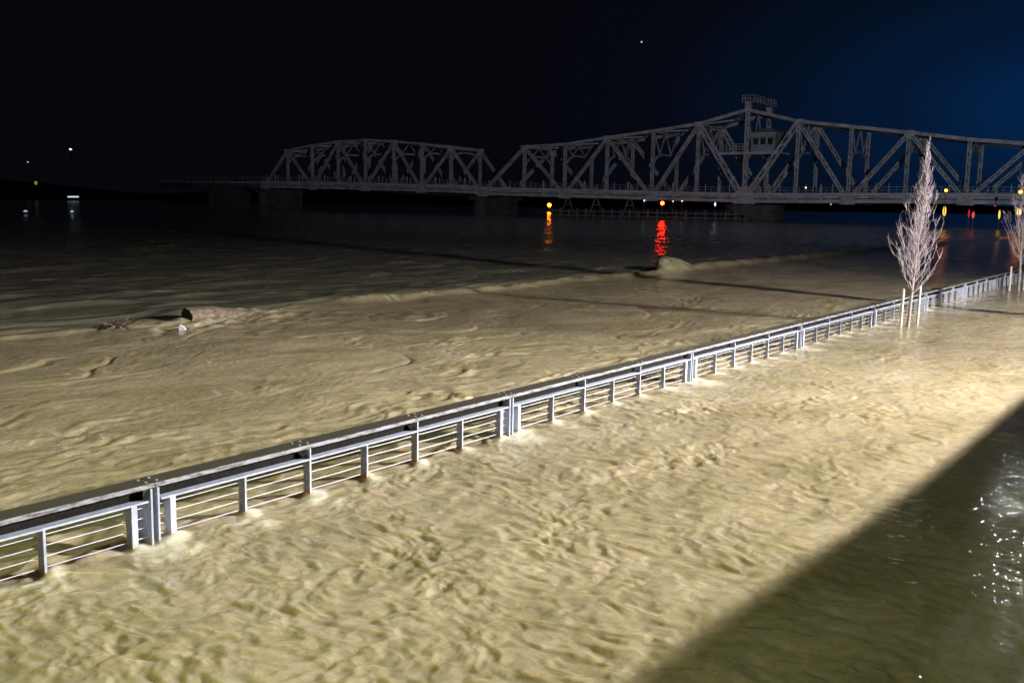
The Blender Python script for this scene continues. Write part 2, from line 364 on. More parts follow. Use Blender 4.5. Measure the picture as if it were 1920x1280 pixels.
def build_water():
    ang = np.concatenate([np.radians(np.arange(-180, -36, 3.0)), np.radians(np.linspace(-36, 36, 1060)), np.radians(np.arange(39, 180, 3.0))])
    v1 = np.arange(900, 210, -0.8); v2 = np.arange(210, 60, -0.42); v3 = np.arange(60, 9, -0.35)
    r = 996 * CAM_Z / np.concatenate([v1, v2, v3])
    r = np.concatenate([[0.02, 0.8, 1.8, 2.6], r, r[-1] * np.geomspace(1.1, 22, 26)])
    A, RR = np.meshgrid(ang, r)
    X = RR * np.sin(A); Y = RR * np.cos(A)
    h, foam, far, rough, calm = wave_height(X, Y)
    nr, na = A.shape
    co = np.stack([X, Y, h], -1).reshape(-1, 3).astype(np.float32)
    i, j = np.meshgrid(np.arange(nr - 1), np.arange(na), indexing='ij')
    j2 = (j + 1) % na
    q = np.stack([i * na + j, i * na + j2, (i + 1) * na + j2, (i + 1) * na + j], -1).reshape(-1, 4)[:, ::-1]
    me = bpy.data.meshes.new('river_water')
    me.vertices.add(len(co)); me.vertices.foreach_set('co', co.ravel())
    me.loops.add(q.size); me.loops.foreach_set('vertex_index', q.ravel().astype(np.int32))
    me.polygons.add(len(q)); me.polygons.foreach_set('loop_start', np.arange(0, q.size, 4, dtype=np.int32))
    me.update(calc_edges=True)
    me.polygons.foreach_set('use_smooth', np.ones(len(q), dtype=bool))
    at = me.attributes.new('foam', 'FLOAT', 'POINT'); at.data.foreach_set('value', foam.ravel().astype(np.float32))
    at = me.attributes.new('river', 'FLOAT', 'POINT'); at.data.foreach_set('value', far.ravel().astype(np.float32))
    at = me.attributes.new('slick', 'FLOAT', 'POINT'); at.data.foreach_set('value', rough.ravel().astype(np.float32))
    at = me.attributes.new('calm', 'FLOAT', 'POINT'); at.data.foreach_set('value', calm.ravel().astype(np.float32))
    o = bpy.data.objects.new('river_water', me); COL.objects.link(o)
    o['kind'] = 'structure'
    m, n, l, b = new_mat('silty_flood_water')
    def node(t, **kw):
        x = n.new(t)
        for k, v in kw.items(): setattr(x, k, v)
        return x
    tcn = node('ShaderNodeTexCoord')
    # frame turned so that local x runs with the current
    mp = node('ShaderNodeMapping'); mp.inputs['Rotation'].default_value = (0, 0, -math.atan2(T.y, T.x))
    l.new(tcn.outputs['Object'], mp.inputs['Vector'])
    def noise(scale3, detail, rough=0.6, dist=0.0):
        mm = node('ShaderNodeMapping'); mm.inputs['Scale'].default_value = scale3
        l.new(mp.outputs[0], mm.inputs['Vector'])
        z = node('ShaderNodeTexNoise'); z.inputs['Scale'].default_value = 1; z.inputs['Detail'].default_value = detail
        z.inputs['Roughness'].default_value = rough; z.inputs['Distortion'].default_value = dist
        l.new(mm.outputs[0], z.inputs['Vector']); return z
    silt = noise((0.55, 1.1, 1), 6, 0.62, 0.8)
    rp = node('ShaderNodeValToRGB')
    rp.color_ramp.elements[0].position = 0.32; rp.color_ramp.elements[0].color = (0.268, 0.227, 0.132, 1)
    rp.color_ramp.elements[1].position = 0.68; rp.color_ramp.elements[1].color = (0.422, 0.360, 0.245, 1)
    l.new(silt.outputs['Fac'], rp.inputs['Fac'])
    mot = noise((5.5, 8.0, 1), 4, 0.6, 1.2)
    rp2 = node('ShaderNodeValToRGB')
    rp2.color_ramp.elements[0].position = 0.33; rp2.color_ramp.elements[0].color = (0.86, 0.855, 0.76, 1)
    rp2.color_ramp.elements[1].position = 0.66; rp2.color_ramp.elements[1].color = (1.12, 1.08, 1.12, 1)
    l.new(mot.outputs['Fac'], rp2.inputs['Fac'])
    mxm = node('ShaderNodeMixRGB', blend_type='MULTIPLY'); mxm.inputs[0].default_value = 1
    l.new(rp.outputs['Color'], mxm.inputs[1]); l.new(rp2.outputs['Color'], mxm.inputs[2])
    # the deep channel carries darker water
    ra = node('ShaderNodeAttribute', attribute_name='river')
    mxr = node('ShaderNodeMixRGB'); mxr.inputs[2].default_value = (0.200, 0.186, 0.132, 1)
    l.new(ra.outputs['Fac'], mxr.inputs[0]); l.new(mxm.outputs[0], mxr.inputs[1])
    # froth
    fa = node('ShaderNodeAttribute', attribute_name='foam')
    fn = noise((11, 19, 1), 5, 0.7)
    fm = node('ShaderNodeMath', operation='MULTIPLY_ADD'); fm.inputs[1].default_value = 1.0
    l.new(fa.outputs['Fac'], fm.inputs[0]); l.new(fn.outputs['Fac'], fm.inputs[2])
    fr = node('ShaderNodeMapRange'); fr.inputs['From Min'].default_value = 0.72; fr.inputs['From Max'].default_value = 1.35
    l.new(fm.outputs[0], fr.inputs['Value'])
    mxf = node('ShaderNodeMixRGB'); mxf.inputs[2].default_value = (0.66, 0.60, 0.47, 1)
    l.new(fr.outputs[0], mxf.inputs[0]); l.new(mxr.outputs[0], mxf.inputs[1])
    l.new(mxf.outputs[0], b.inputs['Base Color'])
    b.inputs['Roughness'].default_value = 0.13
    b.inputs['IOR'].default_value = 1.33
    # silt suspended in the water scatters the light under the surface
    m.node_tree.nodes['Principled BSDF'].subsurface_method = 'RANDOM_WALK'
    b.inputs['Subsurface Weight'].default_value = 1.0
    b.inputs['Subsurface Radius'].default_value = (1.0, 0.80, 0.40)
    b.inputs['Subsurface Scale'].default_value = 0.26
    n1 = noise((8.5, 7.0, 1), 2.5, 0.5, 0.5)
    n2 = noise((1.3, 3.2, 1), 4, 0.55, 0.6)
    ad = node('ShaderNodeMath', operation='MULTIPLY_ADD'); 
    wr = node('ShaderNodeMath', operation='MULTIPLY_ADD'); wr.inputs[1].default_value = 1.9; wr.inputs[2].default_value = 0.35
    l.new(ra.outputs['Fac'], wr.inputs[0]); l.new(wr.outputs[0], ad.inputs[1])
    rgh = node('ShaderNodeAttribute', attribute_name='slick'); l.new(rgh.outputs['Fac'], b.inputs['Roughness'])
    cal = node('ShaderNodeAttribute', attribute_name='calm')
    bst = node('ShaderNodeMath', operation='MULTIPLY_ADD'); bst.inputs[1].default_value = -0.15; bst.inputs[2].default_value = 0.55
    l.new(cal.outputs['Fac'], bst.inputs[0])
    l.new(n2.outputs['Fac'], ad.inputs[0]); l.new(n1.outputs['Fac'], ad.inputs[2])
    bp = node('ShaderNodeBump'); bp.inputs['Strength'].default_value = 0.55; bp.inputs['Distance'].default_value = 0.026
    l.new(bst.outputs[0], bp.inputs['Strength']); l.new(ad.outputs[0], bp.inputs['Height']); l.new(bp.outputs[0], b.inputs['Normal'])
    me.materials.append(m)
    return o
build_water()

# ------------------------------------------------------------------ railing
def water_side(): return FENCE_D
def railing_section(k, label):
    s0, s1 = SEC_S(k), SEC_S(k + 1)
    D = FENCE_D
    t = thing('railing_section', label, 'railing', P(s0, D, 0), 'railing sections along the flooded walkway')
    b = MB()
    third = (s1 - s0) / 3
    for i in range(3):
        b.fbox(s0 + third * i + 0.005, s0 + third * (i + 1) - 0.005, D - 0.215, D - 0.001, 0.462, 0.50)
    cap = b.build('cap_board', M['cap'], t)
    for i in range(3):
        for e in (0.05, third - 0.05):
            for q in (0.05, 0.155):
                b = MB(); b.tube([P(s0 + third * i + e, D - q, 0.5003), P(s0 + third * i + e, D - q, 0.508)], 0.011, 8)
                b.build('bolt', M['bolt'], cap)
    b = MB(); b.fbox(s0 + 0.004, s1 - 0.004, D + 0.001, D + 0.006, 0.464, 0.5010); b.build('cap_edge', M['trim'], t)
    b = MB(); b.fbox(s0 + 0.046, s1 - 0.046, D - 0.135, D - 0.10, 0.332, 0.4605); b.build('fascia_board', M['fascia'], t)
    b = MB(); b.fbox(s0 + 0.06, s1 - 0.06, D - 0.092, D, 0.346, 0.3605); b.build('rail', M['post'], t)
    # end plates, cut back at the top
    for sc in (s0 + 0.032, s1 - 0.032):
        b = MB()
        poly = [P(sc - 0.009, D, -0.5), P(sc - 0.009, D, 0.4545), P(sc - 0.009, D - 0.045, 0.4545), P(sc - 0.009, D - 0.098, 0.37), P(sc - 0.009, D - 0.19, 0.335), P(sc - 0.009, D - 0.19, -0.5)]
        b.prism(poly, T * 0.018); b.build('end_plate', M['plate'], t)
    for sc in (s0 + 0.17, s1 - 0.19):
        b = MB(); b.fbox(sc - 0.026, sc + 0.026, D - 0.088, D - 0.004, -0.5, 0.3445); b.build('end_post', M['post'], t)
    a, e = s0 + 0.15, s1 - 0.17
    for i in range(1, 6):
        sc = a + (e - a) * i / 6
        b = MB(); b.fbox(sc - 0.010, sc + 0.010, D - 0.088, D - 0.003, -0.5, 0.3445)
        if i in (2, 4):
            poly = [P(sc - 0.008, D - 0.002, 0.361), P(sc - 0.008, D - 0.002, 0.4548), P(sc - 0.008, D - 0.03, 0.4548), P(sc - 0.008, D - 0.085, 0.361)]
            b.prism(poly, T * 0.016)
        b.build('post', M['plate'], t)
    for z in (0.300, 0.216, 0.132, 0.048):
        b = MB()
        n = 14
        sag = lambda u: -0.004 * math.sin(math.pi * ((u * 6) % 1.0))
        b.tube([P(s0 + 0.045 + (s1 - s0 - 0.09) * i / n, D - 0.046, z + sag(i / n)) for i in range(n + 1)], 0.0031, 6)
        b.build('cable', M['cable'], t)
    return t
RL = {-1: 'nearest railing section, running out past the lower left corner with three cables clear',
      0: 'railing section from the first pair of end plates to the second, longest in view',
      1: 'railing section right after the second pair of end plates, its lowest cable dipping into froth',
      2: 'railing section just past the middle of the railing, between third and fourth end plates',
      3: 'railing section ending just before the staked bare tree in front of it',
      4: 'railing section standing directly behind the staked bare tree',
      5: 'railing section beginning just past the staked bare tree',
      6: 'railing section midway between the two bare trees, far along the bank',
      7: 'short looking railing section just before the second, cropped bare tree',
      8: 'railing section behind the second bare tree at the edge of the view',
      9: 'farthest railing section, past the second bare tree'}
for k in range(-1, 10): railing_section(k, RL[k])

# ------------------------------------------------------------------ bare trees and stakes
def bare_tree(name, label, base, height, lean, seed, group=None):
    rnd = random.Random(seed)
    base = Vector(base)
    t = thing(name, label, 'tree', base, group)
    def trunk_at(u):
        w = 0.03 * math.sin(u * 7 + seed) * u
        return base + Vector((lean[0] * u * height + w, lean[1] * u * height, height * u))
    tb = MB()
    us = [-0.1] + [i / 18 for i in range(19)]
    tb.tube([trunk_at(u) for u in us], [0.040 * (1 - max(u, 0)) ** 0.85 + 0.004 for u in us], 8)
    tb.build('trunk', M['bark'], t, True)
    lb = MB(); tw = lb
    def grow(p, d, length, r, n, builder, upw, wob):
        pts = [p.copy()]; rad = [r]
        for i in range(n):
            d = (d + Vector((rnd.gauss(0, wob), rnd.gauss(0, wob), upw + rnd.gauss(0, wob * 0.6)))).normalized()
            p = p + d * (length / n); pts.append(p.copy()); rad.append(r * (1 - 0.75 * (i + 1) / n))
        builder.tube(pts, rad, 5 if builder is lb else 4, False)
        return pts
    def env(u):
        if u < 0.16: return 0.05
        x = (u - 0.16) / 0.84
        return (0.78 * (x / 0.30) ** 0.6 if x < 0.30 else 0.78 * max(0.05, 1 - (x - 0.30) / 0.72) ** 1.05)
    nl = 60
    for i in range(nl):
        u = 0.185 + 0.74 * ((i + rnd.random()) / nl) ** 1.15
        az = i * 2.4 + rnd.uniform(-0.5, 0.5)
        rise = rnd.uniform(0.20, 0.32) * (1 - 0.45 * u)
        ut = min(1.0, u + rise)
        reach = env(ut) * rnd.uniform(0.45, 1.12) * height / 4.4
        p0 = trunk_at(u); hz = Vector((math.cos(az), math.sin(az), 0))
        p1 = p0 + hz * reach * 0.52 + Vector((0, 0, rise * height * 0.34))
        p2 = p0 + hz * reach + Vector((0, 0, rise * height))
        pts = []
        for k in range(10):
            v = k / 9
            q = p0 * (1 - v) ** 2 + p1 * 2 * v * (1 - v) + p2 * v * v
            if k: q = q + Vector((rnd.gauss(0, .016), rnd.gauss(0, .016), rnd.gauss(0, .012)))
            pts.append(q)
        r0 = 0.0105 * (1.2 - u)
        lb.tube(pts, [r0 * (1 - 0.75 * k / 9) for k in range(10)], 5, False)
        L = (p2 - p0).length
        for j in range(rnd.randint(6, 10)):
            q = rnd.randint(2, 9)
            dd = (pts[q] - pts[q - 1]).normalized()
            dd = (dd + Vector((rnd.gauss(0, 0.36), rnd.gauss(0, 0.36), 0.25))).normalized()
            pp = grow(pts[q], dd, L * rnd.uniform(0.16, 0.38), 0.0048, 5, tw, 0.12, 0.11)
            for m in range(rnd.randint(1, 3)):
                q2 = rnd.randint(1, 4); d3 = (pp[q2 + 1] - pp[q2]).normalized()
                d3 = (d3 + Vector((rnd.gauss(0, 0.45), rnd.gauss(0, 0.45), 0.25))).normalized()
                grow(pp[q2], d3, L * rnd.uniform(0.07, 0.18), 0.0036, 3, tw, 0.1, 0.13)
    lb.build('crown', M['twig'], t, True)
    return t
bare_tree('bare_tree', 'whole bare upright young tree with pale twigs standing in floodwater by the railing', (9.50, 23.75, 0), 4.02, (0.05, 0.0), 3)
bare_tree('bare_tree', 'bare young tree farther along the railing, cropped by the edge of the view', (17.85, 35.1, 0), 4.95, (-0.005, 0.0), 9)
def stake(label, base, h, lean):
    b = MB(); base = Vector(base)
    b.tube([base + Vector((0, 0, -0.5)), base + Vector((lean, 0, h - 0.02)), base + Vector((lean, 0, h))], [0.031, 0.03, 0.024], 10)
    tag(b.build('tree_stake', M['stake'], None, False, base), label, 'stake', 'pale stakes supporting the bare trees')
stake('pale stake standing left of the whole bare tree', (9.20, 23.45, 0), 0.93, 0.02)
stake('pale stake standing right of the whole bare tree, tops the railing', (10.02, 24.5, 0), 0.92, 0.02)
stake('pale stake standing left of the cropped bare tree', (17.5, 35.05, 0), 0.86, 0.01)
stake('pale stake standing right of the cropped bare tree', (18.15, 35.35, 0), 0.86, 0.01)

# ------------------------------------------------------------------ drift
def log_obj(name, label, s0, d0, length, r, mat, seed, rise, endmat, nose):
    rnd = random.Random(seed)
    n, ns = 40, 28
    b = MB(); rings = []
    ph = [rnd.uniform(0, 6.28) for _ in range(6)]
    for i in range(n + 1):
        u = i / n
        taper = 1 - 0.35 * u
        if nose: taper *= min(1.0, math.sqrt(max(0.0, 1 - (1 - min(1, u / 0.10)) ** 2)) * 0.55 + 0.45) if u < 0.10 else 1
        zc = rise - (rise + r * 0.95) * max(0, (u - 0.25) / 0.75) ** 1.3
        c = P(s0 + length * u, d0 + 0.06 * math.sin(u * 3 + seed), zc)
        ring = []
        for k in range(ns):
            a = 2 * math.pi * k / ns
            rr = r * taper * (1 + 0.07 * math.sin(3 * a + ph[0] + u * 2) + 0.05 * math.sin(7 * a + ph[1] + 3 * u) + 0.035 * math.sin(5 * u * 6.28 + ph[2] + a) + 0.02 * rnd.uniform(-1, 1))
            ring.append(c + N * (math.cos(a) * rr) + Vector((0, 0, math.sin(a) * rr)))
        rings.append(ring)
    vs = [v for rg in rings for v in rg]
    fs = [(i * ns + k, i * ns + (k + 1) % ns, (i + 1) * ns + (k + 1) % ns, (i + 1) * ns + k) for i in range(n) for k in range(ns)]
    fs.append(tuple(n * ns + k for k in range(ns)))
    b.add(vs, fs)
    t = thing(name, label, 'log', P(s0, d0, 0))
    b.build('trunk', mat, t, True)
    c = MB(); c0 = sum((Vector(v) for v in rings[0]), Vector()) / ns
    c.add([c0 - T * (r * (0.25 if nose else 0.02))] + rings[0], [(0, 1 + (k + 1) % ns, 1 + k) for k in range(ns)])
    c.build('log_end', endmat, t, nose)
    return t
log_obj('drift_log', 'pale stripped log with shaded sawn end lodged in the brown current', 14.0, WALL_D + 0.20, 2.4, 0.205, M['log'], 4, 0.08, M['logend'], False)
log_obj('drift_log', 'thick mud coated log with blunt rounded end beneath the red light streak', 37.6, WALL_D - 0.1, 4.2, 0.42, M['mudlog'], 8, 0.20, M['mudlog'], True)
def brush(label, base, size, n, seed, flat=0.5):
    rnd = random.Random(seed); base = Vector(base); b = MB()
    for i in range(n):
        az = rnd.uniform(0, 6.28); el = rnd.uniform(-0.1, 1.0) * flat
        d = Vector((math.cos(az) * math.cos(el), math.sin(az) * math.cos(el), math.sin(el)))
        p = base + Vector((rnd.gauss(0, size * 0.25), rnd.gauss(0, size * 0.25), rnd.uniform(-0.02, 0.05)))
        pts = [p]
        for j in range(4):
            d = (d + Vector((rnd.gauss(0, .25), rnd.gauss(0, .25), rnd.gauss(0, .2)))).normalized(); p = p + d * size * rnd.uniform(0.12, 0.3); pts.append(p)
        b.tube(pts, [0.016, 0.013, 0.011, 0.008, 0.004], 5)
    tag(b.build('driftwood', M['brush'], None, True, base), label, 'driftwood')
brush('dark tangle of broken driftwood snagged left of the pale log', (-8.42, 21.0, 0.05), 0.42, 26, 5)
brush('thin branches sticking up from the spill beyond the mud coated log', (13.4, 52.3, 0.1), 1.6, 14, 6, 1.1)
# scrap of pale plastic
b = MB(); c = Vector((-7.05, 21.0, 0.0))
b.prism([c + Vector(v) for v in ((-.05, 0, -.05), (.07, 0, -.04), (.085, .01, .04), (.03, .02, .10), (-.01, .01, .135), (-.035, 0, .05))], Vector((0.02, 0.06, -0.03)))
tag(b.build('plastic_scrap', M['plastic'], None, False, c), 'small bluish white plastic scrap floating just below the pale log', 'plastic scrap')

# ------------------------------------------------------------------ bridges
BAZ = R(-56)
BN = Vector((-math.sin(BAZ), -math.cos(BAZ), 0))   # along the bridge, to the right
BT = Vector((-BN.y, BN.x, 0))                       # across the bridge, away from the viewer
if BT.y < 0: BT = -BT
B0 = Vector((37.06, 207.32, 0))
def Bp(s, w, z): return B0 + BN * s + BT * w + Vector((0, 0, z))
UPV = Vector((0, 0, 1))
BW = 12.0
def laced(b, a, c, w, depth=0.5):
    """built-up member: two side channels tied by lacing bars, face towards the river"""
    a, c = Vector(a), Vector(c); d = c - a; L = d.length; dn = d / L
    side = (BT.cross(dn)).normalized()
    for sg in (-1, 1):
        b.bar(a + side * sg * (w / 2 - w * 0.14), c + side * sg * (w / 2 - w * 0.14), w * 0.28, depth, side)
    n = max(2, int(L / (w * 1.5))); st = L / n
    for i in range(n):
        p, q = a + dn * st * i, a + dn * st * (i + 1)
        sg = 1 if i % 2 else -1
        for o in (-depth / 2 + 0.04, depth / 2 - 0.04):
            b.bar(p + side * sg * w * 0.25 + BT * o, q - side * sg * w * 0.25 + BT * o, w * 0.16, 0.05, side)
def solid(b, a, c, w, depth):
    d = (Vector(c) - Vector(a)).normalized(); b.bar(a, c, w, depth, BT.cross(d))

def truss_bridge(root, S, ZB, ZT, diags, portal, ends, wscale=1.0, tall_center=None):
    """S: node stations, ZB: lower chord heights, ZT: upper chord heights (None where no top node)"""
    n = len(S)
    for w in (0.0, BW):
        near = w == 0.0
        b = MB()
        for i in range(n - 1): solid(b, Bp(S[i], w, ZB[i] + 0.35), Bp(S[i + 1], w, ZB[i + 1] + 0.35), 0.7, 0.55)
        b.build('lower_chord', M['bridge'], root)
        b = MB()
        tops = [i for i in range(n) if ZT[i] is not None]
        for i, j in zip(tops, tops[1:]): solid(b, Bp(S[i], w, ZT[i] - 0.35), Bp(S[j], w, ZT[j] - 0.35), 0.62 * wscale, 0.7)
        b.build('upper_chord', M['bridge'], root)
        for i in tops:
            b = MB(); laced(b, Bp(S[i], w, ZB[i] + 0.7), Bp(S[i], w, ZT[i] - 0.6), 0.74 * wscale * (1.25 if i == tall_center else 1), 0.45)
            b.build('vertical_post', M['bridge'], root)
        for (i, ti, j, tj, ww) in diags:
            a = Bp(S[i], w, ZT[i] - 0.4 if ti else ZB[i] + 0.5); c = Bp(S[j], w, ZT[j] - 0.4 if tj else ZB[j] + 0.5)
            b = MB(); laced(b, a, c, ww * wscale, 0.5); b.build('diagonal', M['bridge'], root)
        # gusset plates
        for i in range(n):
            if i in ends or ZT[i] is None or any((d[0] == i and not d[1]) or (d[2] == i and not d[3]) for d in diags):
                g = 1.9 if i == tall_center else 1.15
                z0 = ZB[i] - 0.25
                poly = [Bp(S[i] - g * 1.2, w - 0.33, z0), Bp(S[i] + g * 1.2, w - 0.33, z0), Bp(S[i] + g * 1.0, w - 0.33, z0 + g * 1.2), Bp(S[i] + g * .35, w - 0.33, z0 + g * 1.8), Bp(S[i] - g * .35, w - 0.33, z0 + g * 1.8), Bp(S[i] - g * 1.0, w - 0.33, z0 + g * 1.2)]
                b = MB(); b.prism(poly, BT * 0.66); b.build('gusset_plate', M['bridge'], root)
            if ZT[i] is not None and any((d[0] == i and d[1]) or (d[2] == i and d[3]) for d in diags):
                g = 0.95; z1 = ZT[i] + 0.05
                poly = [Bp(S[i] - g, w - 0.37, z1), Bp(S[i] - g * .8, w - 0.37, z1 - g * 1.1), Bp(S[i], w - 0.37, z1 - g * 1.8), Bp(S[i] + g * .8, w - 0.37, z1 - g * 1.1), Bp(S[i] + g, w - 0.37, z1)]
                b = MB(); b.prism(poly, BT * 0.74); b.build('gusset_plate', M['bridge'], root)
    # portal / sway frames with an arched lower edge
    for i in range(n):
        if ZT[i] is None: continue
        b = MB(); zc = portal(i); zt = ZT[i] - 0.5; s = S[i]
        b.bar(Bp(s, 0.3, zt), Bp(s, BW - 0.3, zt), 0.35, 0.3, UPV)
        arc = [(w, zc - 1.9 * ((w - BW / 2) / (BW / 2 - 0.3)) ** 4 - 0.25 * ((w - BW / 2) / (BW / 2)) ** 2) for w in [0.3 + (BW - 0.6) * k / 14 for k in range(15)]]
        for (w1, z1), (w2, z2) in zip(arc, arc[1:]): b.bar(Bp(s, w1, z1), Bp(s, w2, z2), 0.42, 0.28, UPV)
        if zt - zc > 0.9:
            zz = [0.35, BW * .27, BW / 2, BW * .73, BW - .35]
            for k, (w1, w2) in enumerate(zip(zz, zz[1:])):
                za, zb = (zt, zc + 0.1) if k % 2 == 0 else (zc + 0.1, zt)
                b.bar(Bp(s, w1, za), Bp(s, w2, zb), 0.24, 0.2, UPV)
        b.build('sway_frame', M['bridge'], root)
    # top laterals
    b = MB()
    for k, (i, j) in enumerate(zip(tops, tops[1:])):
        b.bar(Bp(S[i], 0.3, ZT[i] - 0.5), Bp(S[j], BW - 0.3, ZT[j] - 0.5), 0.3, 0.25, UPV)
        b.bar(Bp(S[i], BW - 0.3, ZT[i] - 0.55), Bp(S[j], 0.3, ZT[j] - 0.55), 0.3, 0.2, UPV)
    b.build('top_bracing', M['bridge'], root)
    # deck
    b = MB()
    for i in range(n - 1):
        za, zb = ZB[i] + 1.55, ZB[i + 1] + 1.55
        b.bar(Bp(S[i], BW / 2, za - 0.12), Bp(S[i + 1], BW / 2, zb - 0.12), BW - 1.0, 0.24, BT)
    b.build('roadway', M['deck'], root)
    b = MB()
    for i in range(n - 1):
        za, zb = ZB[i], ZB[i + 1]
        b.bar(Bp(S[i], -1.45, za + 1.62), Bp(S[i + 1], -1.45, zb + 1.62), 0.12, 0.42, BT)
        b.bar(Bp(S[i], -0.85, za + 1.50), Bp(S[i + 1], -0.85, zb + 1.50), 1.1, 0.12, BT)
    b.build('walkway', M['deck'], root)
    b = MB()
    for i in range(n - 1):
        za, zb = ZB[i], ZB[i + 1]
        b.bar(Bp(S[i], -0.42, za + 1.12), Bp(S[i + 1], -0.42, zb + 1.12), 0.1, 0.52, BT)
    b.build('deck_girder', M['bridge'], root)
    for i in range(n):
        b = MB(); b.bar(Bp(S[i], 0.4, ZB[i] + 0.95), Bp(S[i], BW - 0.4, ZB[i] + 0.95), 0.4, 0.8, BN); b.build('floor_beam', M['deckdark'], root)
        if i < n - 1:
            sm = (S[i] + S[i + 1]) / 2; zm = (ZB[i] + ZB[i + 1]) / 2
            b = MB(); b.bar(Bp(sm, 0.4, zm + 0.95), Bp(sm, BW - 0.4, zm + 0.95), 0.4, 0.8, BN); b.build('floor_beam', M['deckdark'], root)
            b = MB(); b.bar(Bp(sm, -0.3, zm), Bp(sm, -0.3, zm + 3.6), 0.3, 0.3, BN); b.build('stub_post', M['bridge'], root)
    # picket handrail along the walkway
    b = MB()
    for i in range(n - 1):
        za, zb = ZB[i] + 1.8, ZB[i + 1] + 1.8; L = S[i + 1] - S[i]
        for zz in (0.15, 0.6, 1.15): b.bar(Bp(S[i], -1.45, za + zz), Bp(S[i + 1], -1.45, zb + zz), 0.05, 0.05, BT)
        for k in range(8):
            u = k / 8; s = S[i] + L * u; z = za + (zb - za) * u
            b.bar(Bp(s, -1.45, z), Bp(s, -1.45, z + 1.15), 0.05, 0.05, BN)
        for u in (0.25, 0.75):
            s = S[i] + L * u; z = za + (zb - za) * u
            b.bar(Bp(s, -1.5, z - 0.6), Bp(s, -1.5, z + 1.75), 0.14, 0.12, BN)
    b.build('handrail', M['bridge'], root)

# --- swing span
S = [-53.7, -42.0, -31.2, -20.6, -9.7, 0.45, 10.77, 21.1, 31.2, 41.5, 51.8, 61.6, 72.0]
ZB = [4.44, 4.30, 4.17, 4.04, 3.84, 3.66, 3.55, 3.57, 3.69, 3.80, 3.83, 3.80, 3.78]
HT = [None, 11.45, 11.95, 13.3, 14.6, 15.95, 18.5, 15.9, 14.5, 13.05, 11.55, 10.6, None]
ZT = [None if h is None else zb + h for zb, h in zip(ZB, HT)]
swing = thing('swing_bridge', 'long steel swing bridge with tall middle tower and control house', 'bridge', Bp(10.77, 0, 0))
dg = []
for c, sg in ((6, -1), (6, 1)):
    dg += [(c, False, c + sg, True, 1.25), (c + sg, True, c + 2 * sg, False, 0.8), (c + 2 * sg, False, c + 3 * sg, True, 0.78),
           (c + 3 * sg, True, c + 4 * sg, False, 0.72), (c + 4 * sg, False, c + 5 * sg, True, 0.72), (c + 5 * sg, True, c + 6 * sg, False, 0.8)]
truss_bridge(swing, S, ZB, ZT, dg, lambda i: min(ZT[i] - 1.6, 13.4), (0, 12), 1.0, 6)
# tower head with a railed lookout
b = MB(); zt = ZT[6]
for w in (0, BW):
    b.box(Bp(10.77, w, zt + 0.35), BN * 0.55, BT * 0.5, UPV * 0.9)
b.bar(Bp(10.77, 0, zt + 1.2), Bp(10.77, BW, zt + 1.2), 2.6, 0.14, BN)
b.build('tower_head', M['bridge'], swing)
b = MB()
for ds in (-1.3, 1.3):
    for w in [k * BW / 8 for k in range(9)]:
        b.bar(Bp(10.77 + ds, w, zt + 1.2), Bp(10.77 + ds, w, zt + 2.5), 0.11, 0.11, BN)
    for zz in (1.85, 2.45): b.bar(Bp(10.77 + ds, 0, zt + zz), Bp(10.77 + ds, BW, zt + zz), 0.1, 0.1, UPV)
for w in (0, BW):
    for zz in (1.85, 2.45): b.bar(Bp(9.5, w, zt + zz), Bp(12.05, w, zt + zz), 0.1, 0.1, UPV)
b.build('lookout_railing', M['bridge'], swing)
# machinery platform between the trusses and the control house standing on it
ZP = 13.55
b = MB(); b.box(Bp(11.2, BW / 2 - 0.4, ZP - 0.2), BN * 5.7, BT * (BW / 2 - 0.4), UPV * 0.2)
b.bar(Bp(5.2, -0.4, ZP - 0.3), Bp(17.2, -0.4, ZP - 0.3), 0.3, 0.55, BT)
b.build('house_platform', M['bridge'], swing)
b = MB()
for k in range(9):
    s = 5.4 + 5.4 * k / 8; b.bar(Bp(s, -0.4, ZP), Bp(s, -0.4, ZP + 1.5), 0.09, 0.09, BN)
for zz in (0.5, 1.0, 1.5): b.bar(Bp(5.4, -0.4, ZP + zz), Bp(10.8, -0.4, ZP + zz), 0.09, 0.09, UPV)
b.build('platform_railing', M['bridge'], swing)
b = MB(); hs, hw = 13.5, 4.0
b.box(Bp(hs, hw, ZP + 1.75), BN * 2.45, BT * 2.4, UPV * 1.75)
house = b.build('control_house', M['house'], swing)
b = MB(); ov = 2.75
base = [Bp(hs - ov, hw - ov, ZP + 3.5), Bp(hs + ov, hw - ov, ZP + 3.5), Bp(hs + ov, hw + ov, ZP + 3.5), Bp(hs - ov, hw + ov, ZP + 3.5)]
eave = [p + Vector((0, 0, 0.22)) for p in base]
rdg = [Bp(hs - 0.8, hw, ZP + 4.75), Bp(hs + 0.8, hw, ZP + 4.75)]
b.add(base + eave + rdg, [(3, 2, 1, 0), (0, 1, 5, 4), (1, 2, 6, 5), (2, 3, 7, 6), (3, 0, 4, 7), (4, 5, 9, 8), (5, 6, 9), (6, 7, 8, 9), (7, 4, 8)])
b.build('roof', M['roof'], house)
for ds in (-1.5, 0.0, 1.5):
    b = MB(); b.box(Bp(hs + ds, hw - 2.43, ZP + 2.1), BN * 0.5, BT * 0.05, UPV * 0.65); b.build('window', M['glass'], house)
# small sign and lamps on the span
b = MB(); b.box(Bp(8.6, -0.9, 8.3), BN * 0.42, BT * 0.04, UPV * 0.34); b.build('signboard', M['roof'], swing)

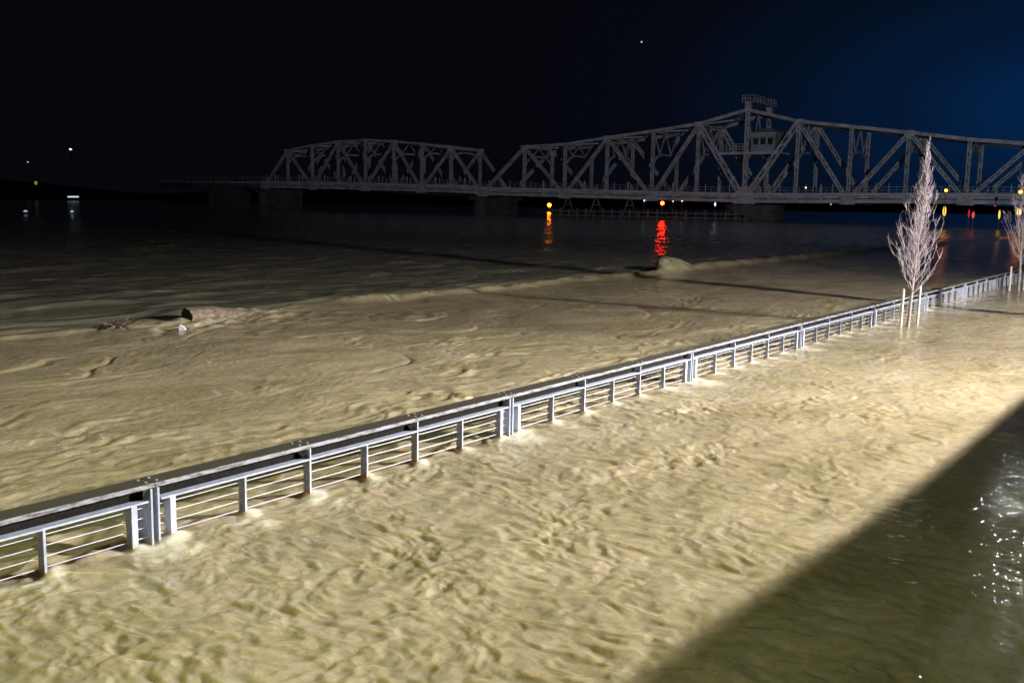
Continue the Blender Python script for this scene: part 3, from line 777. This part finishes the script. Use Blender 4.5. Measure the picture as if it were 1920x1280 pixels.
# --- fixed left span
S2 = [-128.2, -118.9, -109.6, -100.2, -90.7, -81.2, -72.2, -63.2, -54.3]
ZB2 = [5.83, 5.73, 5.64, 5.55, 5.42, 5.26, 5.12, 4.98, 4.80]
HT2 = [None, 10.4, 11.7, 12.5, 12.95, 12.5, 11.9, 10.9, None]
ZT2 = [None if h is None else zb + h for zb, h in zip(ZB2, HT2)]
left = thing('truss_bridge', 'dim humped fixed truss span joining the far left end of the swing bridge', 'bridge', Bp(-91, 0, 0))
dg2 = [(0, False, 1, True, .8), (1, True, 2, False, .7), (2, False, 3, True, .75), (3, True, 4, False, .7), (4, False, 5, True, .75), (5, True, 6, False, .7), (6, False, 7, True, .7), (7, True, 8, False, .8)]
truss_bridge(left, S2, ZB2, ZT2, dg2, lambda i: min(ZT2[i] - 1.0, 14.6), (0, 8), 0.95)
# approach girder
ap = thing('approach_span', 'low girder span leading away left from the dim truss span', 'bridge', Bp(-150, 0, 0))
b = MB(); b.bar(Bp(-175, BW / 2, 7.5), Bp(-128.7, BW / 2, 7.3), BW, 0.4, BT); b.build('roadway', M['deck'], ap)
b = MB()
for w in (0.2, BW / 2, BW - 0.2): b.bar(Bp(-175, w, 6.6), Bp(-128.7, w, 6.5), 0.3, 1.35, BT)
b.build('girder', M['deckdark'], ap)
b = MB()
for k in range(24):
    s = -175 + 46 * k / 23; b.bar(Bp(s, 0.1, 7.7), Bp(s, 0.1, 8.7), 0.08, 0.08, BN)
b.bar(Bp(-175, 0.1, 8.75), Bp(-128.9, 0.1, 8.7), 0.1, 0.1, UPV)
b.build('handrail', M['bridge'], ap)

# --- piers
def pier(label, s, ztop, ls, lw, cap=True, group='concrete piers under the bridges'):
    t = thing('bridge_pier', label, 'pier', Bp(s, BW / 2, 0), group)
    b = MB(); N8 = 20; r = ls
    poly = []
    for k in range(N8):
        a = 2 * math.pi * k / N8
        poly.append(Bp(s + r * math.cos(a), BW / 2 + (lw if math.sin(a) > 0 else -lw) + r * math.sin(a), -3))
    b.prism(poly, UPV * (ztop + 3 - (0.9 if cap else 0))); b.build('shaft', M['pier'], t)
    if cap:
        b = MB(); b.box(Bp(s, BW / 2, ztop - 0.45), BN * (ls + 0.3), BT * (lw + ls + 0.3), UPV * 0.45); b.build('cap', M['pier'], t)
    return t
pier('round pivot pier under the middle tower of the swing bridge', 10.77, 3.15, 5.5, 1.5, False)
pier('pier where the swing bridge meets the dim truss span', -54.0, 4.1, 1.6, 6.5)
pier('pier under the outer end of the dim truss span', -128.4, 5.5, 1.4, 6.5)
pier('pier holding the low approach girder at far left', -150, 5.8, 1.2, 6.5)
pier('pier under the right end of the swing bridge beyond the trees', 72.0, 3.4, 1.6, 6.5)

# --- timber fender round the pivot pier
fen = thing('timber_fender', 'long low timber fender of piles and planks before the bridge tower', 'fender', Bp(-8, -7, 0))
for k in range(22):
    s = -30 + 44 * k / 21
    b = MB(); b.tube([Bp(s, -7, -2), Bp(s, -7, 1.75 + 0.2 * math.sin(k * 2.3))], 0.19, 8); b.build('pile', M['pile'], fen)
for z in (0.35, 1.25):
    b = MB(); b.bar(Bp(-30.5, -7.3, z), Bp(14.5, -7.3, z), 0.28, 0.32, UPV); b.build('waler', M['pile'], fen)
for s in (-27, -20, -12):
    b = MB()
    b.bar(Bp(s - 1.6, -5.4, 0.6), Bp(s - 0.3, -5.4, 3.9), 0.25, 0.25, BN); b.bar(Bp(s + 1.6, -5.4, 0.6), Bp(s + 0.3, -5.4, 3.9), 0.25, 0.25, BN)
    b.bar(Bp(s - 0.9, -5.4, 2.6), Bp(s + 0.9, -5.4, 2.6), 0.22, 0.2, UPV)
    b.build('brace', M['pile'], fen)

# ------------------------------------------------------------------ lights in the distance
def px(x, y, depth):
    u = (x - 960) / 1867; v = -(y - 640) / 1867
    d = fwd + rt * u + up * v
    return Vector((0, 0, CAM_Z)) + d * (depth / d.y)
red = emit('red_lamp_glass', (1.0, 0.016, 0.002), 95)
amber = emit('amber_lamp_glass', (1.0, 0.22, 0.004), 60)
white = emit('white_lamp_glass', (0.85, 0.93, 1.0), 1.6)
dimw = emit('dim_white_lamp_glass', (0.75, 0.8, 1.0), 0.6)
yell = emit('yellow_lamp_glass', (1.0, 0.72, 0.05), 1.2)
green = emit('greenish_lamp_glass', (0.75, 1.0, 0.75), 1.5)
orange = emit('orange_lamp_glass', (1.0, 0.20, 0.012), 22)

def post_lamp(name, label, cat, at, r, mat, foot=0.0, group=None, sz=1.0):
    at = Vector(at)
    t = thing(name, label, cat, (at.x, at.y, foot), group)
    b = MB(); b.tube([(at.x, at.y + r * 0.3, foot - 0.3), (at.x, at.y + r * 0.3, at.z - r * sz * 0.9)], max(0.06, r * 0.25), 8); b.build('pole', M['black'], t)
    lamp('lamp_globe', at, r, mat, t, sz)
    b = MB(); b.tube([at + Vector((0, 0, r * sz * 0.85)), at + Vector((0, 0, r * sz * 1.0)), at + Vector((0, 0, r * sz * 1.35))], [r * 0.9, r * 0.95, r * 0.1], 10); b.build('lamp_cap', M['black'], t)
    return t
post_lamp('signal_lamp', 'bright red signal lamp on the timber fender', 'signal lamp', px(1242, 381, 189), 0.36, red)
post_lamp('signal_lamp', 'amber lamp low on the water left of the red signal lamp', 'signal lamp', px(1030, 384.5, 330), 0.57, amber)
for x, y, r, lab in ((1208, 376, .17, 'tiny white lamp left of the red signal lamp, first in its row'), (1262, 377.5, .13, 'tiny white lamp just right of the red signal lamp'), (1279, 377, .15, 'tiny white lamp second right of the red signal lamp'), (1341, 383, .17, 'tiny upright white lamp close left of the tower pier')):
    post_lamp('pier_lamp', lab, 'lamp', px(x, y, 192), r, white, 0, 'tiny white lamps under the swing bridge', 2.2 if x == 1341 else 1.0)
post_lamp('street_lamp', 'orange street lamp glowing behind the whole bare tree', 'street lamp', px(1774, 357, 147), 0.20, orange, 0)
post_lamp('street_lamp', 'orange street lamp glowing behind the cropped bare tree', 'street lamp', px(1914, 360, 140), 0.24, orange, 0)
post_lamp('street_lamp', 'glowing stand-in for a yellow reflection under the bridge behind the whole bare tree', 'street lamp', px(1771, 396, 150), 0.24, emit('yellow_reflection_glow', (1, .5, .05), 2), 0, None, 3.2)  # reflection of a far lamp, modelled as a tall glowing body
post_lamp('street_lamp', 'glowing stand-in for a pale yellow reflection low behind the cropped bare tree', 'street lamp', px(1911, 397, 145), 0.34, emit('pale_reflection_glow', (1, .62, .2), 2), 0, None, 1.5)  # low glow put in for a reflected lamp
post_lamp('reflection_glow', 'glowing stand-in for a thin crimson reflection under the bridge right of the whole bare tree', 'lamp', px(1817, 400, 152), 0.14, emit('crimson_reflection_glow', (0.55, 0.01, 0.06), 1.0), 0, None, 4.5)  # red reflection on the water, given its own glow
post_lamp('reflection_glow', 'glowing stand-in for a dull red reflection beside the thin crimson one', 'lamp', px(1825, 403, 152), 0.2, emit('dull_red_reflection_glow', (0.7, 0.1, 0.05), 1.0), 0, None, 2.6)  # another reflected light made into a glowing body
post_lamp('reflection_glow', 'glowing stand-in for a narrow yellow reflection under the bridge left of the cropped bare tree', 'lamp', px(1874, 402, 150), 0.14, emit('gold_reflection_glow', (1.0, 0.55, 0.05), 1.6), 0, None, 5.0)  # yellow streak of reflected light, built as a glow
# lamps fixed on the swing bridge
lamp('navigation_lamp', px(1511, 352, 173), 0.13, emit('gold_deck_lamp_glass', (1, .62, .12), 4), swing)
lamp('navigation_lamp', px(1558, 383, 169), 0.16, emit('aqua_lamp_glass', (.5, .9, .85), .5), swing)
lamp('navigation_lamp', px(1866, 386, 158), 0.10, emit('ember_lamp_glass', (.9, .12, .05), 1), swing)

# hills and lamps on the far left bank
b = MB(); NA, NR = 60, 8
rows = []
for j in range(NR + 1):
    rr = 620 + 900 * (j / NR)
    for i in range(NA + 1):
        az = R(-75 + 150 * i / NA)
        prof = 0.5 + 0.5 * math.sin(az * 5 + 0.4) * 0.4 + 0.12 * math.sin(az * 23)
        hgt = -3 + 62 * (j / NR) ** 0.8 * max(0.05, prof) * (0.35 + 0.65 / (1 + math.exp((math.degrees(az) + 8) / 6)))
        rows.append(Vector((rr * math.sin(az), rr * math.cos(az), hgt)))
b.add(rows, [(j * (NA + 1) + i, j * (NA + 1) + i + 1, (j + 1) * (NA + 1) + i + 1, (j + 1) * (NA + 1) + i) for j in range(NR) for i in range(NA)])
hill = b.build('hills', M['hill'], None, True); hill['kind'] = 'structure'
def far_lamp(label, x, y, depth, r, mat, sx=1.0):
    at = px(x, y, depth)
    post_lamp('street_lamp', label, 'street lamp', at, r, mat, max(0, at.z - 9), None, sx)
far_lamp('greenish white lamp, highest on the far left hillside', 132, 280, 560, 0.75, green, 0.7)
far_lamp('faint small lamp left of the greenish hillside lamp', 52, 304, 560, 0.42, dimw)
far_lamp('dim yellow lamp on the far left bank', 67, 343, 560, 0.75, emit('dull_yellow_lamp_glass', (.55, .42, .01), .5), 1.5)
t = thing('bank_light', 'wide flat white light on the far left waterfront', 'light', px(137, 369, 560))
b = MB(); c = px(137, 369, 560); b.box(c, (3.0, 0, 0.05), (0, 0.3, 0), (0, 0, 0.38)); b.build('lamp_panel', emit('shore_light_panel', (.62, .8, .85), 1.0), t)
b = MB(); b.box(c + Vector((0, 0.6, -1.5)), (0.25, 0, 0), (0, 0.25, 0), (0, 0, 2.5)); b.box(c + Vector((0, 0.45, 0)), (3.2, 0, 0), (0, 0.14, 0), (0, 0, 0.5)); b.build('housing', M['black'], t)
def buoy(label, x, y, depth, r, mat):
    at = px(x, y, depth)
    t = thing('buoy', label, 'buoy', (at.x, at.y, 0))
    b = MB(); b.tube([(at.x, at.y, -0.4), (at.x, at.y, 0.25), (at.x, at.y, 0.4), (at.x, at.y, at.z - r * 0.9)], [0.55, 0.6, 0.2, 0.12], 14); b.build('float', M['buoy'], t, True)
    lamp('lamp_globe', at, r, mat, t)
buoy('dim lit buoy at the far left edge of the dark river', 48, 398, 150, 0.33, emit('buoy_lamp_glass', (.42, .43, .55), 1.0))
buoy('dim lit buoy right of the leftmost buoy on the dark river', 135, 397, 150, 0.22, emit('buoy_lamp_glass_blue', (.42, .5, .6), .8))
tag(lamp('star', px(1203, 79, 3000), 2.6, emit('star_light', (.55, .75, .75), .8), None, 1.0, px(1203, 79, 3000)), 'single tiny star high in the black sky', 'star')

# ------------------------------------------------------------------ the bank on the right, outside the picture
TB = thing('terrace_building', 'low concrete riverside terrace behind the flooded walkway', 'building', P(30, 4, 0))
prof = [(75, -1.5), (75, 1.41), (13.5, 1.41), (9.5, 1.54), (7.2, 1.52), (6.2, 1.2), (4.4, 0.1), (4.4, -1.5)]  # end of the unseen wall top is shaped to bend its cast shadow
b = MB(); b.prism([P(a, 0.15, z) for a, z in prof], N * 19.85); b.build('wall', M['wallc'], TB)
b = MB()
for (a0, z0), (a1, z1) in zip(prof[1:6], prof[2:7]):
    b.prism([P(a0, 0, z0 + .003), P(a1, 0, z1 + .003), P(a1, 0, z1 + .2), P(a0, 0, z0 + .2)], N * 0.45)
b.build('coping', M['wallc'], TB)
mast = thing('floodlight_mast', 'tall mast carrying floodlights on the terrace', 'mast', (MAST.x, MAST.y, 1.4))
b = MB(); b.tube([(MAST.x, MAST.y, 1.35), (MAST.x, MAST.y, LAMP_Z + 0.4)], [0.13, 0.09], 12); b.build('pole', M['galv'], mast)
for f in FLOODS:
    d = (Vector((0.12, 0.99, 0)) if f is FLOODS[2] else Vector((-0.98, 0.05, -0.2))).normalized(); c = Vector(f.location) - d * 0.3
    b = MB(); b.box(c, d * 0.08, Vector((d.y, -d.x, 0)) * 0.24, Vector((0, 0, 0.17)))
    h = b.build('lamp_head', M['black'], mast)
    if f is FLOODS[2]:
        dv = Vector((0.12, 0.99, 0)); sv = Vector((0.99, -0.12, 0))
        b = MB(); b.box(Vector(f.location) + dv * 0.33 - Vector((0, 0, 0.055)), dv * 0.27, sv * 0.45, Vector((0, 0, 0.004))); b.build('beam_cutoff_plate', M['black'], mast)  # plate added to keep the bridge beam off the water
    f.parent = mast; f.matrix_parent_inverse = Matrix.Translation(-Vector(mast.location))
pole = thing('light_pole', 'tall galvanised pole on the terrace with an added lamp arm for glints', 'lamp post', (17.7, 21.6, 1.4))
b = MB(); b.tube([(17.7, 21.6, 1.35), (17.7, 21.6, 9.3)], [0.15, 0.12], 12); b.build('pole', M['galv'], pole)
bl = thing('fill_lamp_stand', 'added fill light on a pole behind the viewer', 'floodlight', (BACK_LAMP.x, BACK_LAMP.y, 0))  # stand for the added fill lamp
b = MB(); b.tube([(BACK_LAMP.x - .2, BACK_LAMP.y - .3, -1), (BACK_LAMP.x - .2, BACK_LAMP.y - .3, 9.2)], 0.08, 10); b.build('pole', M['galv'], bl)
BACK.parent = bl; BACK.matrix_parent_inverse = Matrix.Translation(-Vector(bl.location))
# unseen lamp arm added to the pole, making glints on the shaded water
a0 = Vector((17.7, 21.6, 9.0)); a1 = a0 - N * 6.1 + Vector((0, 0, 0.25))
b = MB(); b.tube([a0, a0.lerp(a1, 0.5) + Vector((0, 0, 0.15)), a1], [0.07, 0.055, 0.04], 10); b.build('arm', M['galv'], pole)
glint_glow = emit('glint_bulb_glow', (0.86, 0.94, 1.0), 2000)
for u, drop in ((0.55, 0.2), (0.74, 2.2), (0.93, 3.6)):
    q = a0.lerp(a1, u) + Vector((0, 0, -drop))
    b = MB(); b.tube([q + Vector((0, 0, drop + 0.15)), q + Vector((0, 0, 0.22))], 0.012, 6); b.build('drop_rod', M['black'], pole)
    b = MB(); b.tube([q + Vector((0, 0, 0.22)), q + Vector((0, 0, 0.03))], [0.03, 0.07], 10); hold = b.build('lamp_shade', M['black'], pole)
    lamp('glint_bulb', q, 0.042, glint_glow, hold)
for o in list(bpy.data.objects):
    if '_w' in o: del o['_w']
